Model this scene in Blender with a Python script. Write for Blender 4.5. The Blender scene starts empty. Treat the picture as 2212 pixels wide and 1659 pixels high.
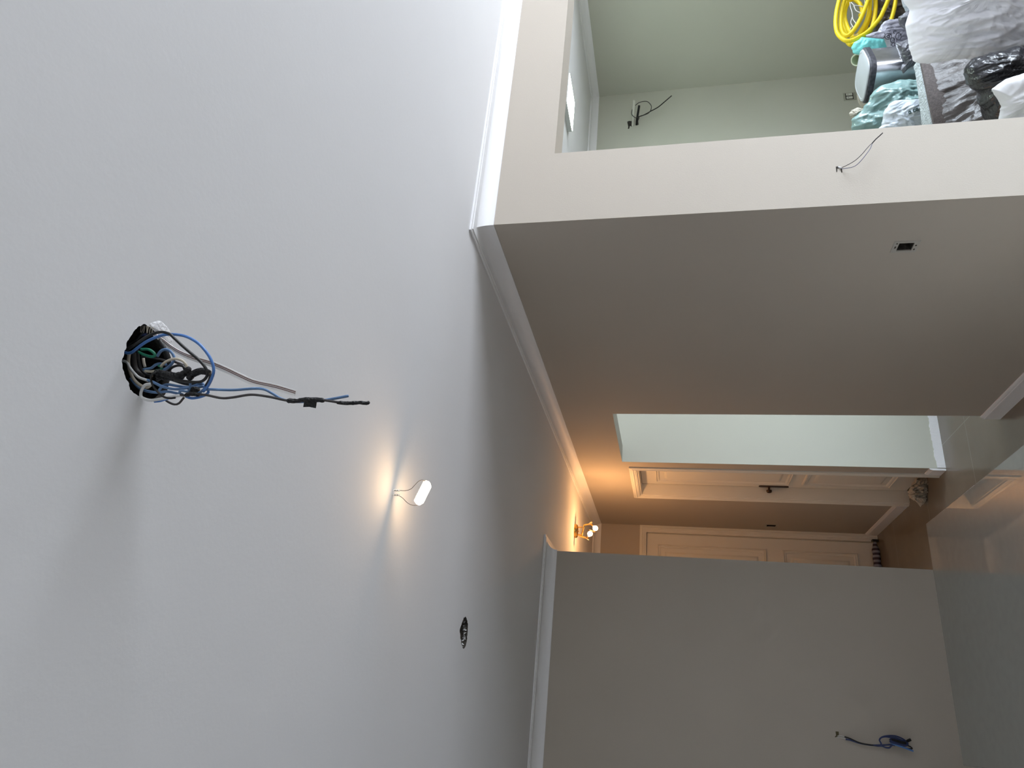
import bpy, bmesh, math, random
from mathutils import Vector, Matrix, noise
from mathutils.geometry import tessellate_polygon
from mathutils.bvhtree import BVHTree

S = bpy.context.scene
COL = S.collection
PI = math.pi
random.seed(7)

# ------------------------------------------------------------------ camera
F_PX, YAW, PITCH, ROLL, CAM_H = 1522.0, math.radians(25.44), math.radians(12.93), math.radians(-0.197), 1.8366
FW = Vector((math.sin(YAW)*math.cos(PITCH), math.cos(YAW)*math.cos(PITCH), math.sin(PITCH)))
_r = Vector((math.cos(YAW), -math.sin(YAW), 0)); _u = _r.cross(FW)
RT = _r*math.cos(ROLL) + _u*math.sin(ROLL)
UP = -_r*math.sin(ROLL) + _u*math.cos(ROLL)
CAM = Vector((0, 0, CAM_H))
cd = bpy.data.cameras.new('camera'); cam = bpy.data.objects.new('camera', cd); COL.objects.link(cam)
cd.sensor_fit = 'HORIZONTAL'; cd.sensor_width = 36.0; cd.lens = F_PX/2212*36
cd.clip_start = 0.02; cd.clip_end = 200
# the phone was held sideways: the left edge of the frame is up in the room
mx = Matrix((( -UP.x, RT.x, -FW.x, 0), (-UP.y, RT.y, -FW.y, 0), (-UP.z, RT.z, -FW.z, CAM_H), (0, 0, 0, 1)))
cam.matrix_world = mx
S.camera = cam

# ------------------------------------------------------------------ view, world, daylight
S.view_settings.view_transform = 'Standard'; S.view_settings.look = 'None'
S.view_settings.gamma = 1.0; S.view_settings.use_curve_mapping = False
S.view_settings.exposure = 0.39
S.cycles.use_denoising = True
S.cycles.max_bounces = 12; S.cycles.diffuse_bounces = 8; S.cycles.glossy_bounces = 4
S.cycles.sample_clamp_indirect = 6.0
SKY = 24.0
w = bpy.data.worlds.new('daylight'); S.world = w; w.use_nodes = True
nt = w.node_tree; nt.nodes.clear()
wo = nt.nodes.new('ShaderNodeOutputWorld'); wb = nt.nodes.new('ShaderNodeBackground')
tc = nt.nodes.new('ShaderNodeTexCoord'); sp = nt.nodes.new('ShaderNodeSeparateXYZ')
rp = nt.nodes.new('ShaderNodeValToRGB')
mr = nt.nodes.new('ShaderNodeMapRange'); mr.inputs[1].default_value = -1; mr.inputs[2].default_value = 1
nt.links.new(tc.outputs['Generated'], sp.inputs[0]); nt.links.new(sp.outputs['Z'], mr.inputs[0])
nt.links.new(mr.outputs[0], rp.inputs[0])
rp.color_ramp.elements[0].position = 0.46; rp.color_ramp.elements[0].color = (0.60, 0.64, 0.70, 1)
rp.color_ramp.elements[1].position = 0.54; rp.color_ramp.elements[1].color = (0.78, 0.885, 1.0, 1)
nt.links.new(rp.outputs[0], wb.inputs[0]); wb.inputs[1].default_value = SKY
nt.links.new(wb.outputs[0], wo.inputs[0])

def portal(name, loc, sx, sy, rot):
    l = bpy.data.lights.new(name, 'AREA'); l.shape = 'RECTANGLE'; l.size = sx; l.size_y = sy
    l.cycles.is_portal = True
    o = bpy.data.objects.new(name, l); o.location = loc; o.rotation_euler = rot; COL.objects.link(o)

# room measurements (metres)
XC, YP, YL, XL, YF = 1.795, 2.2504, 4.4074, 0.9334, 7.0667
ZC, ZCB, COVE = 2.6285, 2.5545, 0.0821
XE, YB = 5.644, 5.1625            # east wall with the windows, back wall of the side room
WX, WY = -3.2, -2.6               # room limits behind the camera
YO1, YO2, ZO = 4.2274, 5.1625, 2.2233
XP, ZH = 2.154, 2.3264
WIN1 = (-1.6, 1.45, 0.10, 2.05)     # y0,y1,z0,z1 of the living-room window
WIN2 = (2.50, 3.25, 0.8, 2.3)    # window of the side room
portal('portal_living_room', (XE+0.1, (WIN1[0]+WIN1[1])/2, (WIN1[2]+WIN1[3])/2), WIN1[3]-WIN1[2], WIN1[1]-WIN1[0], (0, PI/2, 0))
portal('portal_side_room', (XE+0.1, (WIN2[0]+WIN2[1])/2, (WIN2[2]+WIN2[3])/2), WIN2[3]-WIN2[2], WIN2[1]-WIN2[0], (0, PI/2, 0))

# ------------------------------------------------------------------ helpers
def ray(x, y):
    "direction in the room of a point of the 2212 x 1659 photograph"
    u, v = 1659-y, x
    return FW + RT*((u-829.5)/F_PX) - UP*((v-1106)/F_PX)
def at(x, y, ax, val):
    d = ray(x, y); i = 'xyz'.index(ax)
    return CAM + d*((val-CAM[i])/d[i])
def onp(x, y, P, n):
    d = ray(x, y); return CAM + d*((Vector(P)-CAM).dot(n)/d.dot(n))

def mat(name, col, rough=0.6, metal=0.0, spec=0.4, bump=0.0, bscale=40.0, var=0.0, vscale=3.0, emit=None, estr=0.0, trans=0.0, ior=1.45, coat=0.0, alpha=1.0, detail=4.0):
    m = bpy.data.materials.new(name); m.use_nodes = True
    n = m.node_tree; b = n.nodes['Principled BSDF']
    b.inputs['Base Color'].default_value = (*col, 1); b.inputs['Roughness'].default_value = rough
    b.inputs['Metallic'].default_value = metal; b.inputs['Specular IOR Level'].default_value = spec
    b.inputs['IOR'].default_value = ior; b.inputs['Coat Weight'].default_value = coat
    b.inputs['Transmission Weight'].default_value = trans; b.inputs['Alpha'].default_value = alpha
    t = n.nodes.new('ShaderNodeTexCoord')
    if var > 0:
        z = n.nodes.new('ShaderNodeTexNoise'); z.inputs['Scale'].default_value = vscale; z.inputs['Detail'].default_value = 5
        n.links.new(t.outputs['Object'], z.inputs['Vector'])
        mr = n.nodes.new('ShaderNodeMapRange'); mr.inputs[1].default_value = .3; mr.inputs[2].default_value = .7
        mr.inputs[3].default_value = 1-var; mr.inputs[4].default_value = 1+var
        n.links.new(z.outputs['Fac'], mr.inputs[0])
        h = n.nodes.new('ShaderNodeMix'); h.data_type = 'RGBA'; h.blend_type = 'MULTIPLY'; h.inputs['Factor'].default_value = 1
        h.inputs['A'].default_value = (*col, 1)
        n.links.new(mr.outputs[0], h.inputs['B']); n.links.new(h.outputs['Result'], b.inputs['Base Color'])
    if bump > 0:
        z = n.nodes.new('ShaderNodeTexNoise'); z.inputs['Scale'].default_value = bscale; z.inputs['Detail'].default_value = detail
        n.links.new(t.outputs['Object'], z.inputs['Vector'])
        q = n.nodes.new('ShaderNodeBump'); q.inputs['Strength'].default_value = bump; q.inputs['Distance'].default_value = 0.01
        n.links.new(z.outputs['Fac'], q.inputs['Height']); n.links.new(q.outputs[0], b.inputs['Normal'])
    if emit:
        b.inputs['Emission Color'].default_value = (*emit, 1); b.inputs['Emission Strength'].default_value = estr
    return m

M = {}
M['wall'] = mat('greige wall paint', (0.445, 0.402, 0.350), 0.75, spec=0.25, bump=0.05, bscale=180, var=0.015, vscale=1.3)
M['ceiling'] = mat('white ceiling paint', (0.72, 0.72, 0.735), 0.8, spec=0.2, bump=0.03, bscale=90, var=0.012, vscale=2.0)
M['sidewall'] = mat('pale sage wall paint', (0.50, 0.505, 0.44), 0.75, spec=0.25, bump=0.05, bscale=180, var=0.015, vscale=1.3)
M['bouncewall'] = mat('off white bounce wall', (0.80, 0.79, 0.76), 0.75, spec=0.25)  # unseen walls, whitened to bounce more light into the room
M['trim'] = mat('white gypsum moulding', (0.78, 0.78, 0.80), 0.55, spec=0.35)
M['door'] = mat('cream white door enamel', (0.72, 0.69, 0.63), 0.4, spec=0.4, var=0.01)
M['bronze'] = mat('dark bronze', (0.06, 0.035, 0.025), 0.4, metal=0.7)
M['brass'] = mat('polished brass', (0.80, 0.50, 0.14), 0.22, metal=1.0)
M['void'] = mat('dark cavity shade', (0.05, 0.045, 0.04), 0.9, spec=0.1, bump=0.6, bscale=60, var=.4, vscale=30)  # near-black colour stands in for the shade inside holes
M['slab'] = mat('dusty grey brown ceiling void', (0.10, 0.085, 0.07), 0.95, spec=0.1, bump=1.0, bscale=50, var=.4, vscale=25)
M['plaster'] = mat('rough white plaster', (0.78, 0.78, 0.80), 0.85, bump=0.3, bscale=150)
M['blue'] = mat('blue cable sheath', (0.08, 0.20, 0.50), 0.35)
M['greyblue'] = mat('dusty blue cable sheath', (0.11, 0.20, 0.36), 0.45, var=.2, vscale=60)
M['navy'] = mat('navy cable sheath', (0.03, 0.045, 0.13), 0.4)
M['black'] = mat('black cable sheath', (0.012, 0.012, 0.012), 0.4)
M['dkgrey'] = mat('dusty dark grey cable sheath', (0.05, 0.045, 0.045), 0.55, var=.3, vscale=80)
M['tape'] = mat('black insulating tape', (0.012, 0.012, 0.013), 0.5, bump=.8, bscale=220)
M['white_w'] = mat('white cable sheath', (0.62, 0.62, 0.62), 0.45, var=.1, vscale=70)
M['cream_w'] = mat('cream cable sheath', (0.48, 0.43, 0.35), 0.5)
M['green_w'] = mat('green cable sheath', (0.03, 0.22, 0.13), 0.4)
M['clear'] = mat('milky white cable sheath', (0.88, 0.86, 0.84), 0.3)
M['copperstripe'] = mat('copper brown stripe', (0.16, 0.07, 0.055), 0.4)
M['plastic'] = mat('off white plastic', (0.62, 0.62, 0.56), 0.4)
M['greyplastic'] = mat('grey plastic', (0.40, 0.38, 0.345), 0.45)
M['conn'] = mat('translucent white terminal block', (0.8, 0.78, 0.72), 0.3)

def setp(o, label=None, cat=None, group=None, kind=None):
    if label: o['label'] = label
    if cat: o['category'] = cat
    if group: o['group'] = group
    if kind: o['kind'] = kind
    return o
def link(name, me, m, parent=None, smooth=False):
    o = bpy.data.objects.new(name, me); COL.objects.link(o)
    if m is not None:
        for mm in (m if isinstance(m, (list, tuple)) else [m]): me.materials.append(mm)
    if smooth:
        for p in me.polygons: p.use_smooth = True
    if parent is not None:
        o.parent = parent; o.matrix_parent_inverse = parent.matrix_world.inverted()
    return o
def empty(name, loc, label, cat, group=None, kind=None):
    o = bpy.data.objects.new(name, None); COL.objects.link(o); o.location = loc
    o.empty_display_size = 0.05
    o.matrix_world = Matrix.Translation(Vector(loc))
    return setp(o, label, cat, group, kind)
def recenter(o):
    "put the object's origin at the middle of its mesh"
    me = o.data; c = sum((v.co for v in me.vertices), Vector())/max(1, len(me.vertices))
    me.transform(Matrix.Translation(-c)); o.location = o.location + c
    return o

class MB:
    def __init__(s): s.v = []; s.f = []; s.mi = []
    def add(s, vs, fs, mi=0):
        b = len(s.v); s.v += [Vector(v) for v in vs]; s.f += [tuple(i+b for i in f) for f in fs]; s.mi += [mi]*len(fs); return s
    def box(s, x0, x1, y0, y1, z0, z1, mi=0):
        v = [(x0,y0,z0),(x1,y0,z0),(x1,y1,z0),(x0,y1,z0),(x0,y0,z1),(x1,y0,z1),(x1,y1,z1),(x0,y1,z1)]
        return s.add(v, [(0,3,2,1),(4,5,6,7),(0,1,5,4),(1,2,6,5),(2,3,7,6),(3,0,4,7)], mi)
    def tube(s, pts, r, seg=10, closed=False, cap=True, mi=0, flat=None, wob=None):
        pts = [Vector(p) for p in pts]; n = len(pts)
        rr = r if isinstance(r, (list, tuple)) else [r]*n
        vs = []; nrm = None
        for i, p in enumerate(pts):
            a = pts[(i-1) % n] if (closed or i > 0) else p
            b = pts[(i+1) % n] if (closed or i < n-1) else p
            t = (b-a)
            if t.length < 1e-9: t = Vector((0, 0, 1))
            t.normalize()
            if nrm is None:
                nrm = t.orthogonal().normalized() if flat is None else (flat - t*flat.dot(t)).normalized()
            else:
                nrm = nrm - t*nrm.dot(t)
                nrm = nrm.normalized() if nrm.length > 1e-6 else t.orthogonal().normalized()
            bn = t.cross(nrm)
            for k in range(seg):
                A = 2*PI*k/seg
                q = rr[i]
                if wob: q *= 1+wob*noise.noise(Vector((i*.7, k*1.3, n)))
                vs.append(p + nrm*math.cos(A)*q + bn*math.sin(A)*q)
        fs = []
        for i in range(n if closed else n-1):
            j = (i+1) % n
            for k in range(seg):
                l = (k+1) % seg
                fs.append((i*seg+k, i*seg+l, j*seg+l, j*seg+k))
        if cap and not closed:
            fs.append(tuple(range(seg-1, -1, -1))); fs.append(tuple(range((n-1)*seg, n*seg)))
        return s.add(vs, fs, mi)
    def lathe(s, prof, c, axis, seg=24, mi=0, sx=1.0):
        "prof = (radius, height) pairs along axis"
        ax = Vector(axis).normalized(); a = ax.orthogonal().normalized(); b = ax.cross(a); c = Vector(c)
        vs = []; 
        for (r, h) in prof:
            for k in range(seg):
                A = 2*PI*k/seg
                vs.append(c + ax*h + a*math.cos(A)*r + b*math.sin(A)*r*sx)
        fs = []
        for i in range(len(prof)-1):
            for k in range(seg):
                l = (k+1) % seg
                fs.append((i*seg+k, i*seg+l, (i+1)*seg+l, (i+1)*seg+k))
        fs.append(tuple(range(seg-1, -1, -1))); fs.append(tuple(range((len(prof)-1)*seg, len(prof)*seg)))
        return s.add(vs, fs, mi)
    def build(s, name, m, parent=None, smooth=False, auto=None):
        me = bpy.data.meshes.new(name); me.from_pydata([tuple(v) for v in s.v], [], s.f); 
        bm = bmesh.new(); bm.from_mesh(me); bmesh.ops.recalc_face_normals(bm, faces=bm.faces); bm.to_mesh(me); bm.free()
        if len(me.polygons) == len(s.mi): me.polygons.foreach_set('material_index', s.mi)
        o = link(name, me, m, parent, smooth)
        if auto is not None:
            for p in me.polygons: p.use_smooth = True
            bm = bmesh.new(); bm.from_mesh(me)
            for e in bm.edges:
                if len(e.link_faces) == 2 and e.calc_face_angle(0) > auto: e.smooth = False
            bm.to_mesh(me); bm.free()
        return o

def spline(pts, step=0.004, closed=False):
    pts = [Vector(p) for p in pts]; n = len(pts); out = []
    rng = range(n) if closed else range(n-1)
    for i in rng:
        p1, p2 = pts[i], pts[(i+1) % n]
        p0 = pts[(i-1) % n] if (closed or i > 0) else p1*2-p2
        p3 = pts[(i+2) % n] if (closed or i < n-2) else p2*2-p1
        k = max(2, int((p2-p1).length/step))
        for j in range(k):
            t = j/k
            out.append(0.5*((2*p1)+(p2-p0)*t+(2*p0-5*p1+4*p2-p3)*t*t+(3*p1-p0-3*p2+p3)*t*t*t))
    if not closed: out.append(pts[-1])
    return out

def sweep(name, path, prof, m, closed=False, parent=None, side=1, smooth=False):
    "moulding: profile (out from wall, z) swept along a 2D path; room is to the side*left of travel"
    P = [Vector((p[0], p[1])) for p in path]; n = len(P); offs = []
    for i in range(n):
        d0 = (P[i]-P[i-1]).normalized() if (closed or i > 0) else None
        d1 = (P[(i+1) % n]-P[i]).normalized() if (closed or i < n-1) else None
        if d0 is None: d0 = d1
        if d1 is None: d1 = d0
        n0 = Vector((-d0.y, d0.x))*side; n1 = Vector((-d1.y, d1.x))*side
        b = (n0+n1); k = 1+n0.dot(n1)
        offs.append(b/k)
    mb = MB(); vs = []
    for i in range(n):
        for (d, z) in prof: vs.append((P[i].x+offs[i].x*d, P[i].y+offs[i].y*d, z))
    q = len(prof); fs = []
    for i in range(n if closed else n-1):
        j = (i+1) % n
        for k in range(q):
            l = (k+1) % q
            fs.append((i*q+k, j*q+k, j*q+l, i*q+l))
    if not closed:
        fs.append(tuple(range(q))); fs.append(tuple(range((n-1)*q, n*q)))
    mb.add(vs, fs)
    return mb.build(name, m, parent, auto=math.radians(25))

# ------------------------------------------------------------------ setting
# floor: large dusty tiles with thin pale joints
fm = mat('dusty beige floor tile', (0.165, 0.142, 0.115), 0.22, spec=0.5, var=0.10, vscale=2.5, bump=0.03, bscale=60)
n = fm.node_tree; b = n.nodes['Principled BSDF']
src = b.inputs['Base Color'].links[0].from_socket
t = n.nodes.new('ShaderNodeTexCoord'); s3 = n.nodes.new('ShaderNodeSeparateXYZ'); n.links.new(t.outputs['Object'], s3.inputs[0])
def joint(sock, off, period, wdt):
    a = n.nodes.new('ShaderNodeMath'); a.operation = 'SUBTRACT'; n.links.new(sock, a.inputs[0]); a.inputs[1].default_value = off-period*20-period/2
    c = n.nodes.new('ShaderNodeMath'); c.operation = 'MODULO'; n.links.new(a.outputs[0], c.inputs[0]); c.inputs[1].default_value = period
    d = n.nodes.new('ShaderNodeMath'); d.operation = 'SUBTRACT'; n.links.new(c.outputs[0], d.inputs[0]); d.inputs[1].default_value = period/2
    e = n.nodes.new('ShaderNodeMath'); e.operation = 'ABSOLUTE'; n.links.new(d.outputs[0], e.inputs[0])
    f = n.nodes.new('ShaderNodeMath'); f.operation = 'LESS_THAN'; n.links.new(e.outputs[0], f.inputs[0]); f.inputs[1].default_value = wdt
    return f.outputs[0]
g = n.nodes.new('ShaderNodeMath'); g.operation = 'MAXIMUM'
n.links.new(joint(s3.outputs['X'], 1.966, 0.9, 0.0022), g.inputs[0]); n.links.new(joint(s3.outputs['Y'], 4.726, 0.9, 0.0022), g.inputs[1])
mxn = n.nodes.new('ShaderNodeMix'); mxn.data_type = 'RGBA'; n.links.new(g.outputs[0], mxn.inputs['Factor'])
n.links.new(src, mxn.inputs['A']); mxn.inputs['B'].default_value = (0.24, 0.22, 0.19, 1)
n.links.new(mxn.outputs['Result'], b.inputs['Base Color'])
setp(MB().box(WX-.15, XE+.15, WY-.15, YF+.15, -.1, 0).build('floor', fm), kind='structure')

# ceiling with the two broken openings
def zoomed(ox, oy, k, pts): return [(ox+a*k, oy+c*k) for a, c in pts]
Z2 = lambda pts: zoomed(250, 680, .12658, pts)
Z1 = lambda pts: zoomed(200, 640, .31646, pts)
def jag(poly, amp, sub, seed):
    out = []
    for i in range(len(poly)):
        a, c = poly[i], poly[(i+1) % len(poly)]
        for j in range(sub):
            t = j/sub; p = a.lerp(c, t); q = noise.noise(Vector((i*1.7+t*1.7, seed, 0)))*amp
            d = (c-a).normalized(); out.append(p+Vector((-d.y, d.x, 0))*q)
    return out
H1 = [at(x, y, 'z', ZC) for x, y in Z2([(400,180),(500,165),(600,220),(660,290),(740,400),(860,540),(915,660),(945,800),(940,950),(930,1100),(900,1250),(840,1380),(700,1450),(560,1440),(440,1410),(330,1350),(240,1280),(220,1180),(160,1060),(130,950),(112,800),(150,640),(180,520),(220,430),(300,290),(350,220)])]
H1 = jag(H1, .0025, 4, 1.3)
H2 = [at(x, y, 'z', ZC) for x, y in zoomed(960, 1310, .0663, [(640,345),(700,335),(740,450),(765,560),(760,750),(750,900),(742,1050),(715,1200),(665,1350),(600,1375),(560,1260),(530,1100),(512,900),(497,780),(520,690),(570,540),(610,430)])]
H2 = jag(H2, .006, 4, 5.1)
outer = [Vector(p) for p in ((WX-.1, WY-.1, ZC), (XE+.1, WY-.1, ZC), (XE+.1, YF+.1, ZC), (WX-.1, YF+.1, ZC))]
def ceil_sheet():
    mb = MB(); allp = list(outer)+H1+H2
    tris = tessellate_polygon([outer, H1, H2])
    nn = len(allp); th = .012
    mb.add(allp+[p+Vector((0, 0, th)) for p in allp], [tuple(t) for t in tris]+[(a+nn, c+nn, d+nn) for a, c, d in tris])
    for (st, L) in ((0, len(outer)), (len(outer), len(H1)), (len(outer)+len(H1), len(H2))):
        vs = [allp[st+i] for i in range(L)]+[allp[st+i]+Vector((0, 0, th)) for i in range(L)]
        mb.add(vs, [(i, (i+1) % L, (i+1) % L+L, i+L) for i in range(L)])
    me = bpy.data.meshes.new('ceiling'); me.from_pydata([tuple(v) for v in mb.v], [], mb.f)
    for p in list(me.polygons)[-(len(H1)+len(H2)):]: p.material_index = 1  # edges of both holes coloured dark to read as shade
    bm = bmesh.new(); bm.from_mesh(me); bmesh.ops.remove_doubles(bm, verts=bm.verts, dist=1e-6)
    bmesh.ops.recalc_face_normals(bm, faces=bm.faces); bm.to_mesh(me); bm.free()
    return link('ceiling', me, [M['ceiling'], M['void']])
ceiling = setp(ceil_sheet(), kind='structure')
def plenum(name, poly, m, h, grow):
    c = sum(poly, Vector())/len(poly); mb = MB()
    lo = [c+(p-c)*1.0+Vector((0, 0, .012)) for p in poly]; a = [c+(p-c)*grow+Vector((0, 0, .0125)) for p in poly]
    hi = [p+Vector((0, 0, h)) for p in a]; L = len(poly)
    vs = a+hi+[c+Vector((0, 0, .0125+h))]
    fs = [(i, (i+1) % L, (i+1) % L+L, i+L) for i in range(L)]+[(i+L, (i+1) % L+L, 2*L) for i in range(L)]
    mb.add(vs, fs)
    return setp(mb.build(name, m), kind='structure')
plenum('ceiling_void', H1, M['void'], .16, 2.0)
plenum('ceiling_void', H2, M['slab'], .05, 1.12)

# walls
setp(MB().box(XP, XE, YP, YP+.15, ZH, ZC-.001).box(XC, XP, YP, YP+.15, 0, ZC-.001).box(4.75, XE, YP, YP+.15, 0, ZH).build('wall_front', M['wall']), kind='structure')
D1 = (5.337, 6.026, 2.123)
mb = MB(); x0, x1 = XC, XC+.13
def niche(mb, x0, x1, y0, y1, z1, h, dep=.05):
    (a, b_, c, d) = h
    mb.box(x0, x1, y0, a, 0, z1).box(x0, x1, b_, y1, 0, z1).box(x0, x1, a, b_, 0, c).box(x0, x1, a, b_, d, z1).box(x0+dep, x1, a, b_, c, d)
p0, p1 = at(1935, 541, 'x', XC), at(1976, 523, 'x', XC); NB1 = (min(p0.y, p1.y), max(p0.y, p1.y), p1.z, p0.z)
p0, p1 = at(1655, 1137.2, 'x', XC), at(1677, 1133.5, 'x', XC); NB2 = (min(p0.y, p1.y), max(p0.y, p1.y), p1.z, p0.z)
niche(mb, x0, x1, YP+.15, YO1, ZC-.001, NB1); mb.box(x0, x1, YO1, YO2, ZO, ZC-.001); mb.box(x0, x1, YO2, D1[0], 0, ZC-.001)
mb.box(x0, x1, D1[0], D1[1], D1[2], ZC-.001); niche(mb, x0, x1, D1[1], YF, ZC-.001, NB2)
wr = mb.build('wall_right', [M['wall'], M['sidewall']])
for p in wr.data.polygons:     # the side room's own paint on its side and in the opening's reveal
    c = p.center; nn = p.normal
    if nn.x > .9 or (abs(nn.y) > .9 and YO1-.01 < c.y < YO2+.01) or (nn.z < -.9 and c.y < YO2): p.material_index = 1
setp(wr, kind='structure')
D2 = (0.99, 1.742, 2.118)
mb = MB(); mb.box(WX, D2[0], YF, YF+.15, 0, ZC-.001).box(D2[0], D2[1], YF, YF+.15, D2[2], ZC-.001).box(D2[1], XE, YF, YF+.15, 0, ZC-.001)
mb.box(D2[0]-.05, D2[1]+.05, YF+.15, YF+.2, 0, D2[2]+.05)  # added blocker behind the far door, stops light leaking under the leaf
setp(mb.build('wall_far', M['wall']), kind='structure')
setp(MB().box(WX, XL, YL, YL+.12, 0, ZC-.001).box(XL-.12, XL, YL+.12, YF, 0, ZC-.001).build('wall_left', M['wall']), kind='structure')
setp(MB().box(XC+.13, XE, YB, YB+.1, 0, ZC-.001).build('wall_side_room', M['sidewall']), kind='structure')
mb = MB(); xs = (XE, XE+.15)
ys = [WY, WIN1[0], WIN1[1], YP+.07, WIN2[0], WIN2[1], YF]
for (a, c, mi) in ((WY, WIN1[0], 0), (WIN1[1], YP+.07, 0), (YP+.07, WIN2[0], 1), (WIN2[1], YB+.05, 1), (YB+.05, YF, 0)):
    mb.box(xs[0], xs[1], a, c, 0, ZC-.001, mi)
for W, mi in ((WIN1, 0), (WIN2, 1)):
    mb.box(xs[0], xs[1], W[0], W[1], 0, W[2], mi); mb.box(xs[0], xs[1], W[0], W[1], W[3], ZC-.001, mi)
setp(mb.build('wall_east', [M['wall'], M['sidewall']]), kind='structure')
setp(MB().box(WX-.15, WX, WY, YF, 0, ZC-.001).build('wall_west', M['bouncewall']), kind='structure')
setp(MB().box(WX, XE, WY-.15, WY, 0, ZC-.001).build('wall_back', M['bouncewall']), kind='structure')
# windows (out of frame, they let the daylight in)
for i, W in enumerate((WIN1, WIN2)):
    e = empty('window_%d' % (i+1), (XE+.05, (W[0]+W[1])/2, W[2]), None, None, kind='structure')
    mb = MB(); t = .045
    mb.box(XE+.03, XE+.09, W[0], W[0]+t, W[2], W[3]).box(XE+.03, XE+.09, W[1]-t, W[1], W[2], W[3])
    mb.box(XE+.03, XE+.09, W[0], W[1], W[2], W[2]+t).box(XE+.03, XE+.09, W[0], W[1], W[3]-t, W[3])
    ym = (W[0]+W[1])/2; mb.box(XE+.035, XE+.085, ym-.03, ym+.03, W[2], W[3])
    mb.build('window_frame', M['trim'], e)

# cornice (cove) and baseboards
cove = [(0, ZCB), (.005, ZCB), (.006, ZCB+.007)]
for k in range(1, 11):
    A = k/10*PI/2; cove.append((.006+.060*(1-math.cos(A)), ZCB+.007+(.0545)*math.sin(A)))
cove += [(.070, ZC-.0125), (.070, ZC-.009), (COVE, ZC-.009), (COVE, ZC-.0005), (0, ZC-.0005)]
setp(sweep('trim_1', [(XE, YP), (XC, YP), (XC, YF), (XL, YF), (XL, YL), (WX, YL)], cove, M['trim'], side=1), kind='structure')
setp(sweep('trim_2', [(XC+.13, YP+.15), (XE, YP+.15), (XE, YB), (XC+.13, YB)], cove, M['trim'], closed=True, side=1), kind='structure')
setp(sweep('trim_3', [(XE, YP), (XE, WY), (WX, WY), (WX, YL)], cove, M['trim'], side=-1), kind='structure')
bb = [(0, 0), (.014, 0), (.014, .082), (.011, .086), (.011, .092), (.006, .103), (0, .103)]
setp(sweep('baseboard_right', [(XP, YP), (XC, YP), (XC, YO1), (XC+.10, YO1)], bb, M['trim'], side=1), kind='structure')
setp(sweep('baseboard_door', [(XC, YO2+.001), (XC, D1[0]-.062)], bb, M['trim'], side=1), kind='structure')
setp(sweep('baseboard_far', [(XC, D1[1]+.06), (XC, YF)], bb, M['trim'], side=1), kind='structure')
setp(sweep('baseboard_corridor', [(XL, YF), (XL, YL), (-.06, YL), (WX, YL)], bb, M['trim'], side=1), kind='structure')

# rough white plaster strip at the foot of the passage wall
mb = MB(); N = 90; vs = []
for i in range(N+1):
    x = XC+.004+(2.9-XC)*i/N
    h = .058+.016*noise.noise(Vector((x*9, 3, 0)))+.010*noise.noise(Vector((x*40, 7, 0)))
    if x < 1.86: h = .052
    vs += [(x, YB-.0035, .0), (x, YB-.0035-.001*random.random(), h), (x, YB, h+.001), (x, YB, 0)]
fs = []
for i in range(N):
    for k in range(4): fs.append((i*4+k, (i+1)*4+k, (i+1)*4+(k+1) % 4, i*4+(k+1) % 4))
mb.add(vs, fs)
setp(mb.build('trim_4', M['plaster']), kind='structure')

# ------------------------------------------------------------------ doors
def frame_sweep(mb, x0, x1, z0, z1, y, prof, open_bottom=False, mi=0):
    "rectangular moulding in the xz plane facing -y; prof = (inward distance, out)"
    if open_bottom: path = [(x0, z0), (x0, z1), (x1, z1), (x1, z0)]
    else: path = [(x0, z0), (x0, z1), (x1, z1), (x1, z0)]
    P = [Vector(p) for p in path]; q = len(prof); vs = []; fs = []; nP = 4
    sg = [(1, 1), (1, -1), (-1, -1), (-1, 1)]
    for i, p in enumerate(P):
        for (d, o) in prof:
            sx, sz = sg[i]
            if open_bottom and i in (0, 3): sz = 0
            vs.append((p.x+sx*d, y-o, p.y+sz*d))
    for i in range(3 if open_bottom else 4):
        j = (i+1) % 4
        for k in range(q-1): fs.append((i*q+k, i*q+k+1, j*q+k+1, j*q+k))
    if open_bottom:
        fs.append(tuple(range(q))); fs.append(tuple(range(3*q, 4*q)))
    mb.add(vs, fs, mi)
def make_door(name, w, h, depth, cas, panels, leaf_t=.035, gap=.003):
    "local: opening from x=0..w, wall face at y=0 facing -y"
    parts = {}
    mb = MB()      # casing + lining
    prof = [(cas, 0), (cas, .010), (cas-.008, .014), (cas-.02, .014), (cas-.026, .019), (.026, .019), (.020, .014), (.010, .014), (.006, .011), (0, .010), (0, 0)]
    prof = [(cas-d, o) for d, o in prof]
    frame_sweep(mb, -cas, w+cas, 0, h+cas, 0, prof, open_bottom=True)
    mb.box(0, .012, 0, depth, 0, h); mb.box(w-.012, w, 0, depth, 0, h); mb.box(.012, w-.012, 0, depth, h-.012, h)
    mb.box(0, .02, depth+leaf_t, .129, 0, h).box(w-.02, w, depth+leaf_t, .129, 0, h).box(.02, w-.02, depth+leaf_t, .129, h-.02, h)
    parts['door_frame'] = mb
    lf = MB(); a, c = .012+gap, w-.012-gap
    lf.box(a, c, depth, depth+leaf_t, .012, h-.012-gap)
    parts['door_leaf'] = lf
    pm = []
    for (x0, x1, z0, z1) in panels:
        q = MB()
        frame_sweep(q, x0, x1, z0, z1, depth, [(0, 0), (.002, .012), (.010, .016), (.014, .007), (.020, .007), (.023, .012), (.030, .009), (.036, 0.0005)])
        frame_sweep(q, x0+.075, x1-.075, z0+.075, z1-.075, depth, [(0, 0), (.002, .003), (.020, .012), (.022, .012)])
        q.add([(x0+.097, depth-.012, z0+.097), (x1-.097, depth-.012, z0+.097), (x1-.097, depth-.012, z1-.097), (x0+.097, depth-.012, z1-.097)], [(0, 1, 2, 3)])
        pm.append(q)
    return parts, pm
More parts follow.
